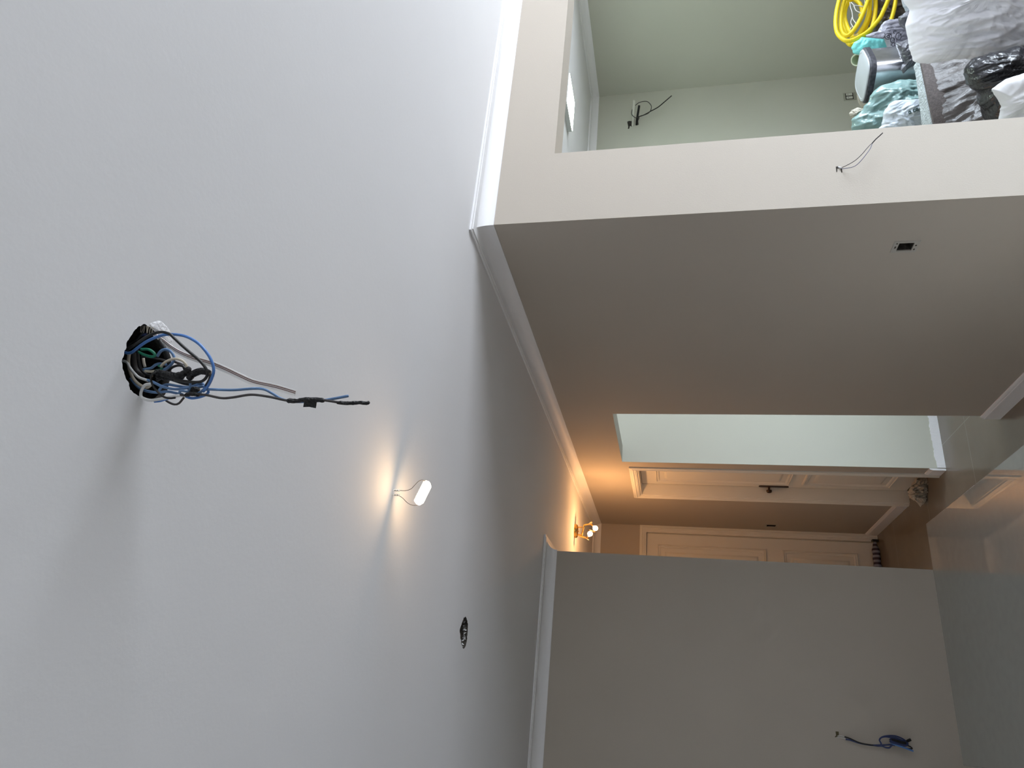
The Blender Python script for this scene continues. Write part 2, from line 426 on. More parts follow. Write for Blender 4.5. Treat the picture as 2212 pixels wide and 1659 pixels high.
def place_door(name, parts, pm, mat4, base):
    e = empty(name, base, None, None, kind='structure')
    for k, mb in parts.items():
        mb.v = [mat4 @ v for v in mb.v]; mb.build(k, M['door'], e)
    for mb in pm:
        mb.v = [mat4 @ v for v in mb.v]; mb.build('door_panel', M['door'], e, auto=math.radians(50))
    return e
w1 = D1[1]-D1[0]
parts, pm = make_door('door_1', w1, D1[2], .100, .056, [(D1[1]-5.915, D1[1]-5.455, .915, 1.99), (D1[1]-5.915, D1[1]-5.455, .16, .82)])
R1 = Matrix(((0, 1, 0, XC), (-1, 0, 0, D1[1]), (0, 0, 1, 0), (0, 0, 0, 1)))
d1 = place_door('door_1', parts, pm, R1, (XC, (D1[0]+D1[1])/2, 0))
# lock plate with turned knob on door 1
hy, hx = 5.990, XC+.100
mb = MB(); pts = []
for k in range(13):
    A = PI*k/12; pts.append((math.cos(A)*.017, 1.128+math.sin(A)*.017))
for k in range(13):
    A = PI+PI*k/12; pts.append((math.cos(A)*.017, .925+math.sin(A)*.017))
L = len(pts)
mb.add([(hx-.006, hy+a, z) for a, z in pts]+[(hx, hy+a*1.1, z) for a, z in pts], [tuple(range(L))]+[(i, (i+1) % L, (i+1) % L+L, i+L) for i in range(L)])
h = mb.build('door_handle', M['bronze'], d1, auto=math.radians(40)); h['label'] = 'dark bronze lock plate'
mb = MB(); mb.lathe([(.012, 0), (.010, .004), (.008, .018), (.009, .026), (.021, .030), (.023, .036), (.019, .048), (.010, .052), (.004, .053)], (hx-.006, hy, 1.064), (-1, 0, 0), 20)
h2 = mb.build('door_knob', M['bronze'], h, auto=math.radians(35))
w2 = D2[1]-D2[0]
parts, pm = make_door('door_2', w2, D2[2], .050, .053, [(.115, w2-.118, .98, 2.0), (.115, w2-.118, .172, .835)])
d2 = place_door('door_2', parts, pm, Matrix.Translation((D2[0], YF, 0)), ((D2[0]+D2[1])/2, YF, 0))

# ------------------------------------------------------------------ kitchen counter
ctm = mat('polished light stone', (0.21, 0.215, 0.195), 0.008, spec=0.9, ior=1.65, var=0.03, vscale=30)
ce = empty('kitchen_counter', (.41, 2.4, 0), 'glossy pale stone kitchen counter reflecting the doors and ceiling', 'counter')
CX0, CX1, CY0, CY1, CZ = -.028, .8455, 1.55, 3.118, .8368
mb = MB(); vs = []
bv = .003
for (o, z) in ((0, CZ-.03), (0, CZ-bv), (bv, CZ)):
    vs += [(CX0+o, CY0+o, z), (CX1-o, CY0+o, z), (CX1-o, CY1-o, z), (CX0+o, CY1-o, z)]
fs = [(0, 3, 2, 1), (8, 9, 10, 11)]
for r in (0, 4):
    for k in range(4): fs.append((r+k, r+(k+1) % 4, r+4+(k+1) % 4, r+4+k))
mb.add(vs, fs); mb.build('worktop', ctm, ce)
mb = MB(); mb.box(CX0+.03, CX1-.03, CY0+.03, CY1-.03, .1, CZ-.03).box(CX0+.07, CX1-.07, CY0+.07, CY1-.07, 0, .1)
mb.build('cabinet_body', M['door'], ce)

# ------------------------------------------------------------------ ceiling wires out of the large hole
hc = sum(H1, Vector())/len(H1); hn = Vector((hc.x, hc.y, 0)).normalized()
PW = Vector((hc.x, hc.y, ZC))
def wpts(pts, off): return [onp(x, y, PW+hn*off, hn) for x, y in pts]
we = empty('wire_bundle', (hc.x, hc.y, ZC), 'tangle of blue, black and cream wires bulging from the large ceiling hole', 'wires')
K = .72/1000
def wire(name, m, pts, off, r=.0017, par=None, r2=None):
    return MB().tube(spline(wpts(pts, off), .003), r, 8).build(name, m, par or we, smooth=True)
wire('blue_wire', M['blue'], Z2([(150,640),(200,655),(270,645),(330,600),(420,530),(560,440),(740,365),(850,340),(1000,335),(1200,370),(1400,480),(1550,640),(1640,800),(1672,950),(1640,1080),(1570,1220),(1490,1310)]), -.022, .0022)
wire('black_wire', M['black'], Z2([(180,600),(280,540),(400,460),(540,370),(680,310),(800,295),(920,330),(1000,400),(1150,540),(1300,670),(1430,780),(1540,920),(1560,1040),(1480,1130),(1350,1150),(1150,1130),(1000,1110)]), -.030, .0022)
wire('white_wire', M['white_w'], Z2([(120,785),(190,810),(240,900),(320,1000),(400,1070),(560,1125)]), -.012, .0021)
wire('blue_wire', M['greyblue'], Z2([(540,1115),(640,1150),(800,1225),(1000,1270),(1200,1255),(1400,1235),(1500,1220)]), -.012, .0021)
wire('white_wire', M['white_w'], Z2([(600,1180),(500,1200),(440,1290),(430,1390),(480,1430),(600,1460),(800,1430),(1000,1390),(1200,1370)]), -.018, .0023)
wire('cream_wire', M['cream_w'], Z2([(230,660),(215,800),(240,950),(300,1090),(400,1190),(520,1240),(600,1195)]), -.010, .0024)
wire('cream_wire', M['cream_w'], Z2([(770,890),(810,840),(880,790),(1000,752),(1120,775),(1200,850),(1225,960)]), -.020, .0021)
wire('cream_wire', M['cream_w'], Z2([(470,740),(480,820),(500,890)]), .004, .0021)
wire('cream_wire', M['cream_w'], Z2([(500,960),(600,970),(680,960)]), -.004, .0020)
wire('green_wire', M['green_w'], Z2([(430,590),(560,592),(650,650),(668,700),(600,715),(480,680),(390,635)]), -.004, .0021)
wire('green_wire', M['green_w'], Z2([(690,945),(770,935),(785,895),(730,868)]), -.006, .0019)
wire('blue_wire', M['greyblue'], Z2([(710,710),(770,620),(860,592),(950,640),(1000,740),(970,820),(890,900),(800,950)]), -.002, .0022)
wire('blue_wire', M['greyblue'], Z2([(470,935),(600,912),(680,855),(760,832),(870,855)]), 0, .0020)
wire('black_wire', M['black'], Z2([(690,985),(620,1010),(600,1100),(640,1220),(720,1320),(820,1400),(920,1425),(1015,1415)]), -.034, .0016)
wire('black_wire', M['dkgrey'], Z2([(440,710),(600,730),(780,762),(880,800)]), -.002, .0015)
wire('blue_wire', M['greyblue'], Z2([(250,1080),(320,1170),(400,1250),(520,1300),(700,1325),(880,1310),(1000,1330),(1120,1360)]), -.006, .0020)
wire('blue_wire', M['greyblue'], Z2([(740,1290),(800,1212),(900,1190),(1050,1215),(1250,1235),(1400,1190),(1480,1170),(1530,1240)]), -.008, .0020)
wire('blue_wire', M['greyblue'], Z2([(1150,1360),(1095,1340),(1090,1305),(1150,1300),(1230,1310),(1270,1240),(1265,1100),(1250,1020)]), -.024, .0017)
wire('blue_wire', M['blue'], Z2([(1200,1395),(1300,1425),(1450,1400),(1560,1350),(1580,1290),(1500,1250)]), -.014, .0021)
wire('black_wire', M['dkgrey'], Z2([(820,1430),(900,1490),(1000,1530),(1080,1510),(1165,1410)]), -.004, .0017)
wire('blue_wire', M['blue'], Z2([(660,1485),(760,1475),(850,1445),(960,1410)]), -.010, .0016)
wire('black_wire', M['dkgrey'], Z2([(300,640),(305,760),(330,900),(380,980),(480,1040)]), .006, .0042)
wire('black_wire', M['black'], Z2([(370,610),(395,800),(440,940),(520,1020),(620,1045)]), .002, .0022)
wire('black_wire', M['black'], Z2([(900,965),(960,900),(1060,865),(1150,880),(1180,950)]), -.016, .0020)
wire('black_wire', M['dkgrey'], Z2([(1540,930),(1610,1010),(1600,1100),(1540,1210)]), -.010, .0021)
wire('black_wire', M['black'], Z2([(740,430),(800,520),(860,640),(900,760),(930,900)]), .004, .0030)
wire('black_wire', M['black'], Z2([(700,1120),(760,1085),(880,1080),(1000,1120),(1200,1180),(1380,1190),(1500,1210)]), -.006, .0024)
wire('black_wire', M['dkgrey'], Z2([(1000,800),(1080,830),(1180,870)]), .0, .002)
wire('black_wire', M['black'], Z2([(170,560),(260,470),(340,440),(420,350),(470,300)]), .010, .002)
wire('blue_wire', M['navy'], Z2([(380,350),(460,345),(520,330)]), .012, .0022)
long_b = Z2([(1380,1345),(1450,1320),(1520,1262),(1600,1290)])+Z1([(790,635),(950,640),(1100,630),(1170,635),(1230,665),(1290,700),(1360,718),(1440,720),(1560,712),(1640,700),(1745,680)])
wire('blue_wire', M['greyblue'], long_b, -.020, .0020)
long_g = Z1([(600,672),(640,678),(700,668),(780,675),(880,695),(960,690),(1080,672),(1200,685),(1320,710),(1400,712),(1450,705),(1540,705),(1640,718),(1700,725),(1880,728)])
wire('grey_wire', M['dkgrey'], long_g, -.026, .0019)
def tape(pts, off, r, name='tape_wrap'):
    c = spline(wpts(pts, off), .0025); nn = len(c)
    rr = [r*(.75 if i in (0, nn-1) else 1)*(1+.16*noise.noise(Vector((i*.6, pts[0][0], 0)))) for i in range(nn)]
    return MB().tube(c, rr, 9, wob=.25).build(name, M['tape'], we, smooth=True)
tape(Z2([(680,975),(800,1000),(900,1025),(1020,1040),(1120,1020),(1200,980)]), -.026, .0050)
tape(Z2([(700,1050),(850,1075),(1020,1080),(1150,1060)]), -.020, .0042)
tape(Z2([(1195,985),(1225,950),(1262,905)]), -.028, .0042)
tape(Z2([(1240,1090),(1300,1030),(1370,985),(1450,962),(1540,970),(1600,1000)]), -.024, .0052)
tape(Z2([(1190,1375),(1250,1355),(1330,1355),(1420,1370)]), -.028, .0032)
tape(Z2([(1250,1290),(1330,1268),(1420,1290)]), -.020, .0042)
tape(Z1([(1330,712),(1390,715),(1445,706),(1535,706),(1580,712)]), -.026, .0034)
tape(Z1([(1668,726),(1740,730),(1820,726),(1868,730),(1888,722)]), -.026, .0026)
# loose flag of tape
fl = wpts(Z1([(1445,712),(1530,712),(1522,764),(1478,755),(1437,757)]), -.028); fb = [p+hn*.0012 for p in fl]
MB().add(fl+fb, [(0, 1, 2, 3, 4), (9, 8, 7, 6, 5)]+[(i, (i+1) % 5, (i+1) % 5+5, i+5) for i in range(5)]).build('tape_flag', M['tape'], we)
# torn strands at the top of the hole
for k in range(7):
    x = 420+k*34
    MB().tube(spline(wpts(Z2([(x+10, 175+k*6), (x+random.uniform(-14, 14), 230+k*5), (x-8+random.uniform(-16, 16), 300+k*4)]), .004), .002), .0006, 5).build('paper_strand', M['cream_w'], we, smooth=True)

# flat two-core cable
rb = empty('flat_cable', at(480, 770, 'z', ZC), 'flat milky white cable with two copper stripes hanging beside the wire tangle', 'cable')
cl = spline(wpts(Z1([(420,262),(480,305),(540,352),(600,388),(690,425),(800,458),(900,498),(1000,545),(1100,588),(1250,622),(1385,662)]), .012), .004)
def ribbon(c, wdt, th, off, m, name, dz=0):
    mb = MB(); vs = []; nn = len(c)
    for i, p in enumerate(c):
        t = (c[min(i+1, nn-1)]-c[max(i-1, 0)]).normalized(); s = t.cross(hn).normalized()
        q = p+s*off-hn*dz; ww = wdt*(.55+.45*min(1, i/25))
        vs += [q-s*ww/2-hn*th/2, q+s*ww/2-hn*th/2, q+s*ww/2+hn*th/2, q-s*ww/2+hn*th/2]
    fs = [(0, 1, 2, 3), tuple((nn-1)*4+k for k in (3, 2, 1, 0))]
    for i in range(nn-1):
        for k in range(4): fs.append((i*4+k, (i+1)*4+k, (i+1)*4+(k+1) % 4, i*4+(k+1) % 4))
    return mb.add(vs, fs).build(name, m, rb)
ribbon(cl, .0092, .0012, 0, M['clear'], 'sheath')
ribbon(cl, .0010, .0006, .0000, M['copperstripe'], 'stripe', .0008)
ribbon(cl, .0011, .0006, .0024, M['copperstripe'], 'stripe', .0008)
# plaster smear by the hole
mb = MB(); c0 = at(355, 705, 'z', ZC); vs = []; fs = []; NR, NS = 7, 48
out = [at(x, y, 'z', ZC) for x, y in Z2([(640,100),(740,80),(830,140),(930,260),(990,440),(980,600),(900,600),(800,440),(700,300),(560,180),(560,130)])]
out = spline(out, .002, closed=True); NS = len(out); cc = sum(out, Vector())/NS
for i in range(NR+1):
    s = i/NR
    for k in range(NS):
        p = cc+(out[k]-cc)*s; q = noise.noise(p*160)+.6*noise.noise(p*420)
        vs.append((p.x, p.y, ZC-(.0003+.0016*(1-s)+.0008*q*(1-s)) if s < 1 else ZC+.001))
for i in range(NR):
    for k in range(NS): fs.append((i*NS+k, i*NS+(k+1) % NS, (i+1)*NS+(k+1) % NS, (i+1)*NS+k))
setp(mb.add(vs, fs).build('plaster_patch', M['plaster'], ceiling, smooth=True), kind='structure')
# white crumbled rim in the small hole
mb = MB()
cH2 = sum(H2, Vector())/len(H2)
for k in range(60):
    i = random.randrange(len(H2)); p = H2[i].copy(); 
    fx = px = None
    s = random.uniform(.8, .97); p = cH2+(p-cH2)*s; r = random.uniform(.002, .006)
    if (p-at(1003, 1397, 'z', ZC)).length > .06 and random.random() < .7: continue
    vs = [p+Vector((random.uniform(-r, r), random.uniform(-r, r), random.uniform(.002, .02))) for _ in range(4)]
    mb.add(vs, [(0, 1, 2), (0, 2, 3), (0, 3, 1), (1, 3, 2)])
setp(mb.build('plaster_crumbs', M['plaster'], ceiling), kind='structure')

# ------------------------------------------------------------------ bare lamp hanging from two wires
lampP = at(848, 1063, 'z', ZC)
le = empty('hanging_lamp', lampP, 'bare glowing lamp hanging from the ceiling on two thin wires', 'lamp')
dirA = (at(872, 905, 'z', ZC)-at(800, 1230, 'z', ZC)); dirA.z = 0; dirA.normalize()     # long axis
nrmA = Vector((-dirA.y, dirA.x, 0))
ln = Vector((lampP.x, lampP.y, 0)).normalized()
LP = onp(914, 1065, lampP, ln)
glow = mat('lamp diffuser faces', (1, .95, .85), .5, emit=(1.0, .64, .32), estr=50)
glow2 = mat('lamp diffuser rim', (1, .95, .85), .5, emit=(1.0, .86, .66), estr=6)
Lh, Hh, Th = .0355, .0120, .0065
tilt = Vector((0, 0, 1))*.95 + dirA*(.28); tilt.normalize()
la = (dirA - tilt*dirA.dot(tilt)).normalized()
prof2 = [(-Lh, -Hh*.35), (-Lh*.72, -Hh), (Lh*.72, -Hh), (Lh, -Hh*.35), (Lh, Hh*.45), (Lh*.86, Hh), (-Lh*.86, Hh), (-Lh, Hh*.45)]
vs = [LP+la*a+tilt*c-nrmA*Th for a, c in prof2]+[LP+la*a+tilt*c+nrmA*Th for a, c in prof2]
mb = MB(); mb.add(vs, [tuple(range(8)), tuple(range(15, 7, -1))], 0); mb.add(vs, [(i, (i+1) % 8, (i+1) % 8+8, i+8) for i in range(8)], 1)
lb = mb.build('bulb', [glow, glow2], le)
lb['label'] = 'glowing white lamp body'
for (a, c, e) in (((856, 1059), [(864, 1059.5), (876, 1060), (888, 1056), (896, 1048), (904, 1040), (913, 1037)], LP+la*Lh*.9), ((856, 1069), [(862, 1070.5), (870, 1076), (880, 1086), (890, 1091), (901, 1091)], LP-la*Lh*.9)):
    pts = [onp(x, y, lampP, ln) for x, y in c]; pts.append(e)
    MB().tube(spline(pts, .003), .0008, 7).build('wire', M['dkgrey'], le, smooth=True)
    p0 = onp(848, a[1], lampP, ln); p1 = onp(864, a[1]+.7, lampP, ln); d = (p1-p0).normalized(); s = d.cross(ln).normalized()
    mb = MB()
    mb.tube([p0+d*.004, p1], .0030, 10).tube([p0-d*.006, p0+d*.006], .0008, 6)
    q = MB()
    for f in (.42, .75):
        o = p0+(p1-p0)*f
        mb.tube([o, o-ln*.005], .0024, 8)
        q.tube([o-ln*.0048, o-ln*.0056], .0012, 8)
    cn = mb.build('terminal_block', M['conn'], le); q.build('screw', M['bronze'], cn)
def pix(P):
    d = Vector(P)-CAM; z = d.dot(FW); return (1106-F_PX*d.dot(UP)/z, 1659-(829.5+F_PX*d.dot(RT)/z))

# ------------------------------------------------------------------ brass ceiling spotlight in the corridor
se = empty('brass_spotlight', (1.372, 5.68, ZC), 'brass ceiling spotlight with two lit bulbs at the corridor end', 'light fixture')
sp0 = Vector((1.372, 5.68, ZC))
MB().lathe([(.056, 0), (.056, -.012), (.050, -.022), (.030, -.026), (.028, -.0262)], sp0, (0, 0, 1), 32).build('base_plate', M['brass'], se, auto=.6)
def S_(x, y, dy=0): return at(x, y, 'y', 5.68+dy)
mb = MB()
a, b_, c, d = S_(1248, 1139), S_(1258, 1139), S_(1246, 1155), S_(1257, 1156)
mb.tube([a, b_], .0055, 10); mb.tube([c, d], .0065, 10)
mb.tube([S_(1262, 1133.5), S_(1257, 1157)], .0068, 12)
mb.build('yoke', M['brass'], se, auto=.6)
MB().tube([S_(1246, 1147), S_(1251, 1147.5)], .004, 8).build('screw', M['brass'], se)
for (p, q) in ((S_(1262, 1134.5, -.005), S_(1275, 1131.5, -.02)), (S_(1252, 1158, -.005), S_(1267, 1162, -.02))):
    MB().tube([p, p.lerp(q, .2), p.lerp(q, .21), q], [.0055, .0055, .0068, .0068], 12).build('arm', M['brass'], se, auto=.6)
bulbm = mat('lit bulb glass', (1, .95, .85), .3, emit=(1.0, .66, .36), estr=5)
dish = mat('pale brass reflector dish', (.75, .55, .32), .3, metal=.8)
B1, B2 = S_(1286, 1141, -.03), S_(1274.5, 1153, -.03)
for B, tgt in ((B1, S_(1276, 1131.5, -.02)), (B2, S_(1268.5, 1163, -.02))):
    ax = (B-tgt).normalized()
    prof = [(.006, -.026), (.010, -.020)]+[(.0215*math.sin(PI*(.18+.80*k/10)), -.0215*math.cos(PI*(.18+.80*k/10))) for k in range(11)]
    bo = MB().lathe(prof, B, ax, 20).build('bulb', bulbm, se, smooth=True)
    MB().tube([tgt, B-ax*.022], .006, 10).build('bulb_socket', M['brass'], se, auto=.6)
    MB().lathe([(.020, -.001), (.021, .0), (.020, .002), (.004, .004), (.003, .0045)], tgt-ax*.004, ax, 24).build('reflector', dish, se, auto=.6)
MB().lathe([(.026, 0), (.027, .002), (.026, .003)], S_(1279, 1147.5, -.03), (S_(1283, 1139)-S_(1277, 1156)), 24).build('reflector', dish, se, auto=.6)
def spot(name, loc, tgt, col, pw, ang, blend, rad=.01):
    l = bpy.data.lights.new(name, 'SPOT'); l.energy = pw; l.color = col; l.spot_size = math.radians(ang); l.spot_blend = blend; l.shadow_soft_size = rad
    o = bpy.data.objects.new(name, l); COL.objects.link(o); o.location = loc
    d = Vector(tgt)-Vector(loc); o.rotation_euler = d.to_track_quat('-Z', 'Y').to_euler(); return o
def point(name, loc, col, pw, rad=.02):
    l = bpy.data.lights.new(name, 'POINT'); l.energy = pw; l.color = col; l.shadow_soft_size = rad
    o = bpy.data.objects.new(name, l); COL.objects.link(o); o.location = loc; return o
WARM = (1.0, .50, .19)
spot('spotlight_beam', B1+Vector((.03, -.06, -.015)), (XC, 5.22, 2.36), WARM, 3.6, 110, 1.0)
point('spotlight_glow', (B1+B2)/2+Vector((0, -.03, -.16)), WARM, 8.5, .03)

# ------------------------------------------------------------------ panel light in the side room
pe = empty('ceiling_panel_light', (4.22, 3.89, ZC), 'lit square panel light on the side room ceiling', 'light fixture')
pz = ZC-.036; hs = .148
mb = MB(); mb.box(4.22-hs, 4.22+hs, 3.89-hs, 3.89+hs, pz+.001, ZC-.001)
mb.build('housing', M['greyplastic'] if False else mat('white enamelled steel', (.55, .57, .56), .4), pe)
for k in (-1, 0, 1): MB().box(4.22-.045+k*.022-.006, 4.22-.045+k*.022+.006, 3.89-hs-.001, 3.89-hs+.001, ZC-.024, ZC-.014).build('vent_slot', M['void'], pe)
pm_ = mat('lit panel diffuser', (1, 1, 1), .5, emit=(.80, 1.0, .82), estr=34)
MB().box(4.22-hs+.004, 4.22+hs-.004, 3.89-hs+.004, 3.89+hs-.004, pz-.002, pz+.002).build('diffuser', pm_, pe)

# ------------------------------------------------------------------ small wall fittings
def box_fitting(name, x, nb, mo, label, dark):
    a, b_, c, d = nb
    e = empty(name, (x, (a+b_)/2, (c+d)/2), label, 'switch box')
    mb = MB(); t = .0035; my, mz = mo
    mb.box(x-t, x, a-my, b_+my, d, d+mz).box(x-t, x, a-my, b_+my, c-mz, c).box(x-t, x, a-my, a, c, d).box(x-t, x, b_, b_+my, c, d)
    mb.build('frame', M['greyplastic'], e)
    mb = MB(); mb.box(x+.001, x+.048, a+.0005, a+.002, c, d).box(x+.001, x+.048, b_-.002, b_-.0005, c, d).box(x+.001, x+.048, a, b_, c, c+.0015).box(x+.001, x+.048, a, b_, d-.0015, d).box(x+.046, x+.049, a, b_, c, d)
    mb.build('box_lining', M['void'], e)
    ym = (a+b_)/2
    for (q0, q1, q2, q3) in ((ym-.006, ym+.006, d+mz*.35, d+mz*.6), (ym-.012, ym-.005, c-mz*.6, c-mz*.3), (a-.002, a+.004, d+mz*.3, d+mz*.55), (b_-.012, b_-.004, c-mz*.55, c-mz*.3)):
        MB().box(x-.0045, x-.0034, q0, q1, q2, q3).build('screw_slot', M['void'], e)
    return e
box_fitting('switch_box', XC, NB1, (.011, .019), 'empty open switch box in the brown wall left of the side room opening', .1)
e = box_fitting('switch_box', XC, NB2, (.008, .018), 'small open switch box in the corridor corner between the two doors', .1)

# double socket box low on the side room wall
o0 = at(1834.5, 209, 'y', YB)
e = empty('wall_outlet', (o0.x, YB, o0.z), 'uncovered double socket box low on the side room wall', 'outlet')
MB().box(o0.x-.045, o0.x+.045, YB-.004, YB, o0.z-.055, o0.z+.05).build('frame', mat('outlet frame plastic', (.36, .36, .30), .5), e)
MB().box(o0.x-.036, o0.x+.038, YB-.0055, YB-.004, o0.z-.034, o0.z+.033).build('cavity', M['void'], e)  # flat backing, painted dark for the shade inside the box
for s_ in (-.019, .019):
    q = MB().box(o0.x+s_-.0115, o0.x+s_+.0115, YB-.012, YB-.0055, o0.z-.025, o0.z+.027).build('socket_module', M['plastic'], e)
    MB().lathe([(.0035, 0), (.0035, .001)], (o0.x+s_, YB-.012, o0.z+.012), (0, -1, 0), 10).build('socket_hole', M['dkgrey'], q)

# pipe stubs and cable near the top of the side room wall
ZP = lambda pts: zoomed(1340, 190, .0633, pts)
pb = at(1366.5, 272, 'y', YB)
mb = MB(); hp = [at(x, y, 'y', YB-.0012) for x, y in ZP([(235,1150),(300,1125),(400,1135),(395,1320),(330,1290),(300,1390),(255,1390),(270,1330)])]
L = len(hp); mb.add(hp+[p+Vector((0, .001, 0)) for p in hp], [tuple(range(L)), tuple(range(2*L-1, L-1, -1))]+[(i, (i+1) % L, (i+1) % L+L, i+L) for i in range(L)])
hole_o = mb.build('opening_patch', M['void'])  # flat patch on the wall, painted dark as the hole's shade
we2 = empty('pipe_stubs', tuple(pb), 'white pipe and black sleeved pipe sticking out of the side room wall', 'pipe')
hole_o.parent = we2; hole_o.matrix_parent_inverse = we2.matrix_world.inverted()
pt_ = at(1370, 216, 'y', YB-.215)
MB().tube([pb+Vector((0, .02, 0)), pt_], .0125, 16, cap=False).tube([pt_, pb], .0095, 16, cap=False).build('white_pipe', M['plastic'], we2, smooth=True)
q0, q1 = at(1375, 270, 'y', YB), at(1380.5, 228, 'y', YB-.17)
MB().tube([q0, q0.lerp(q1, .4)+Vector((.004, 0, .002)), q1], .0105, 14, wob=.1).build('black_sleeve', M['tape'], we2, smooth=True)
ce2 = empty('black_cable', tuple(at(1378, 262, 'y', YB)), 'black cable looped around the pipe stubs in the side room', 'cable')
c1 = [at(x, y, 'y', YB-.10-.0*i) for i, (x, y) in enumerate(ZP([(600,985),(760,940),(900,870),(1060,780),(1280,660),(1500,480),(1750,265)]))]
MB().tube(spline(c1, .006), [.0035]*1+[.0046]*(len(spline(c1, .006))-1), 8).build('cable_end', M['black'], ce2, smooth=True)
c2 = []
pl = ZP([(610,1250),(600,1120),(640,1010),(540,1020),(460,980),(385,890),(400,760),(470,640),(540,575),(640,500),(800,460),(940,475),(1050,600),(1050,720),(980,840),(860,910),(700,950),(600,985)])
for i, (x, y) in enumerate(pl):
    dep = .02 if i == 0 else (.07 if i < 3 else (.13 if i < 5 else (.10 if i < 6 else (.06 if i < 9 else .10))))
    c2.append(at(x, y, 'y', YB-dep))
MB().tube(spline(c2, .006), .0036, 8).build('cable_loop', M['dkgrey'], ce2, smooth=True)

# two wires out of the pier
ZW = lambda pts: zoomed(1790, 270, .08439, pts)
def wall_w(pts, y0, offs): 
    k = len(pts)-1; return [at(x, y, 'y', y0-(offs[0]+(offs[1]-offs[0])*math.sin(min(1, i/k*1.3)*PI/2))) for i, (x, y) in enumerate(pts)]
pr = at(1811, 362, 'y', YP)
e = empty('wall_wires', tuple(pr), 'black and blue wires taped together sticking out of the white pier', 'wires')
MB().tube(spline(wall_w(ZW([(255,1085),(320,1092),(420,1055),(600,960),(720,875),(860,740),(960,620),(1050,520),(1120,460)]), YP, (-.01, .045)), .003), .00125, 7).build('black_wire', M['black'], e, smooth=True)
MB().tube(spline(wall_w(ZW([(270,1110),(340,1118),(450,1108),(600,1080),(720,1020),(850,890),(960,750),(1060,610),(1115,480)]), YP, (-.01, .045)), .003), .0011, 7).build('blue_wire', M['navy'], e, smooth=True)
MB().tube(spline(wall_w(ZW([(1110,472),(1200,370),(1300,280),(1382,205)]), YP, (.045, .05)), .003), .0021, 8, wob=.2).build('tape_wrap', M['tape'], e, smooth=True)
p = [at(x, y, 'y', YP-.001) for x, y in ZW([(185,1065),(265,1055),(270,1100),(225,1110),(215,1200),(198,1200)])]
mb = MB(); L = len(p); mb.add(p+[v+Vector((0, .001, 0)) for v in p], [tuple(range(L)), tuple(range(2*L-1, L-1, -1))]+[(i, (i+1) % L, (i+1) % L+L, i+L) for i in range(L)])
p = [at(x, y, 'y', YP-.001) for x, y in ZW([(310,1125),(340,1125),(350,1205),(325,1210)])]
mb.add(p+[v+Vector((0, .001, 0)) for v in p], [(0, 1, 2, 3), (7, 6, 5, 4)]+[(i, (i+1) % 4, (i+1) % 4+4, i+4) for i in range(4)])
mb.build('slot_patch', M['void'], e)  # flat patches on the pier, dark colour replaces the shade of real slots
MB().tube([at(*ZW([(245, 1075)])[0], 'y', YP-.002), at(*ZW([(335, 1100)])[0], 'y', YP-.006)], .0022, 8).build('plaster_blob', M['plaster'], e, smooth=True)

# coiled wires on the left wall
ZL = lambda pts: zoomed(1780, 1560, .09946, pts)
e = empty('coiled_wires', tuple(at(1808, 1587, 'y', YL)), 'coiled bunch of dark blue wires hanging on the left brown wall', 'wires')
def lw(pts, o0, o1, r, m, nm): MB().tube(spline(wall_w(ZL(pts), YL, (o0, o1)), .004), r*1.35, 8).build(nm, m, e, smooth=True)
p = [at(x, y, 'y', YL-.001) for x, y in ZL([(250,200),(318,205),(322,260),(305,310),(240,330),(238,310),(262,290)])]
mb = MB(); L = len(p); mb.add(p+[v+Vector((0, .001, 0)) for v in p], [tuple(range(L)), tuple(range(2*L-1, L-1, -1))]+[(i, (i+1) % L, (i+1) % L+L, i+L) for i in range(L)])
mb.build('slot_patch', mat('olive brown cavity', (.10, .085, .045), .8, bump=.5, bscale=120), e)  # flat patch, shade of the recess put into its dark olive colour
lw([(290,300),(380,300),(450,318)], .0, .012, .0014, M['white_w'], 'white_wire')
lw([(290,335),(380,338),(440,350),(480,370)], .0, .012, .0013, M['white_w'], 'white_wire')
lw([(445,318),(540,345),(640,390),(740,435),(860,470),(1000,492),(1150,515),(1240,520)], .012, .03, .0025, M['black'], 'black_wire')
lw([(470,370),(560,385),(660,420),(760,452),(880,478),(1040,500),(1160,500),(1240,492),(1230,440),(1205,400),(1225,350),(1300,310),(1420,295),(1540,300),(1640,330),(1720,370),(1800,430)], .012, .04, .0030, M['navy'], 'blue_wire')
lw([(1150,515),(1260,520),(1340,550),(1420,555),(1480,500),(1540,505)], .03, .035, .0030, M['navy'], 'blue_wire')
lw([(1240,500),(1350,495),(1450,490),(1500,505)], .025, .03, .0030, M['navy'], 'blue_wire')
lw([(1250,330),(1330,318),(1450,330),(1560,340),(1680,390),(1800,440)], .035, .045, .0026, M['navy'], 'blue_wire')
lw([(1440,400),(1480,370),(1600,385),(1740,430),(1810,470),(1750,500),(1600,470),(1470,430),(1440,400)], .03, .05, .0055, M['navy'], 'wire_coil')
lw([(1450,420),(1550,480),(1680,530),(1800,570),(1900,580),(1910,560),(1850,520),(1740,480),(1690,420)], .04, .05, .0026, M['black'], 'black_wire')
lw([(1440,440),(1520,480),(1640,520),(1760,560),(1860,600),(1940,628)], .045, .055, .0030, M['blue'], 'blue_wire')
lw([(1460,390),(1560,410),(1700,450),(1780,460)], .045, .05, .0060, M['tape'], 'wire_coil')
lw([(1800,420),(1835,400),(1885,378)], .045, .05, .0050, M['tape'], 'tape_wrap')

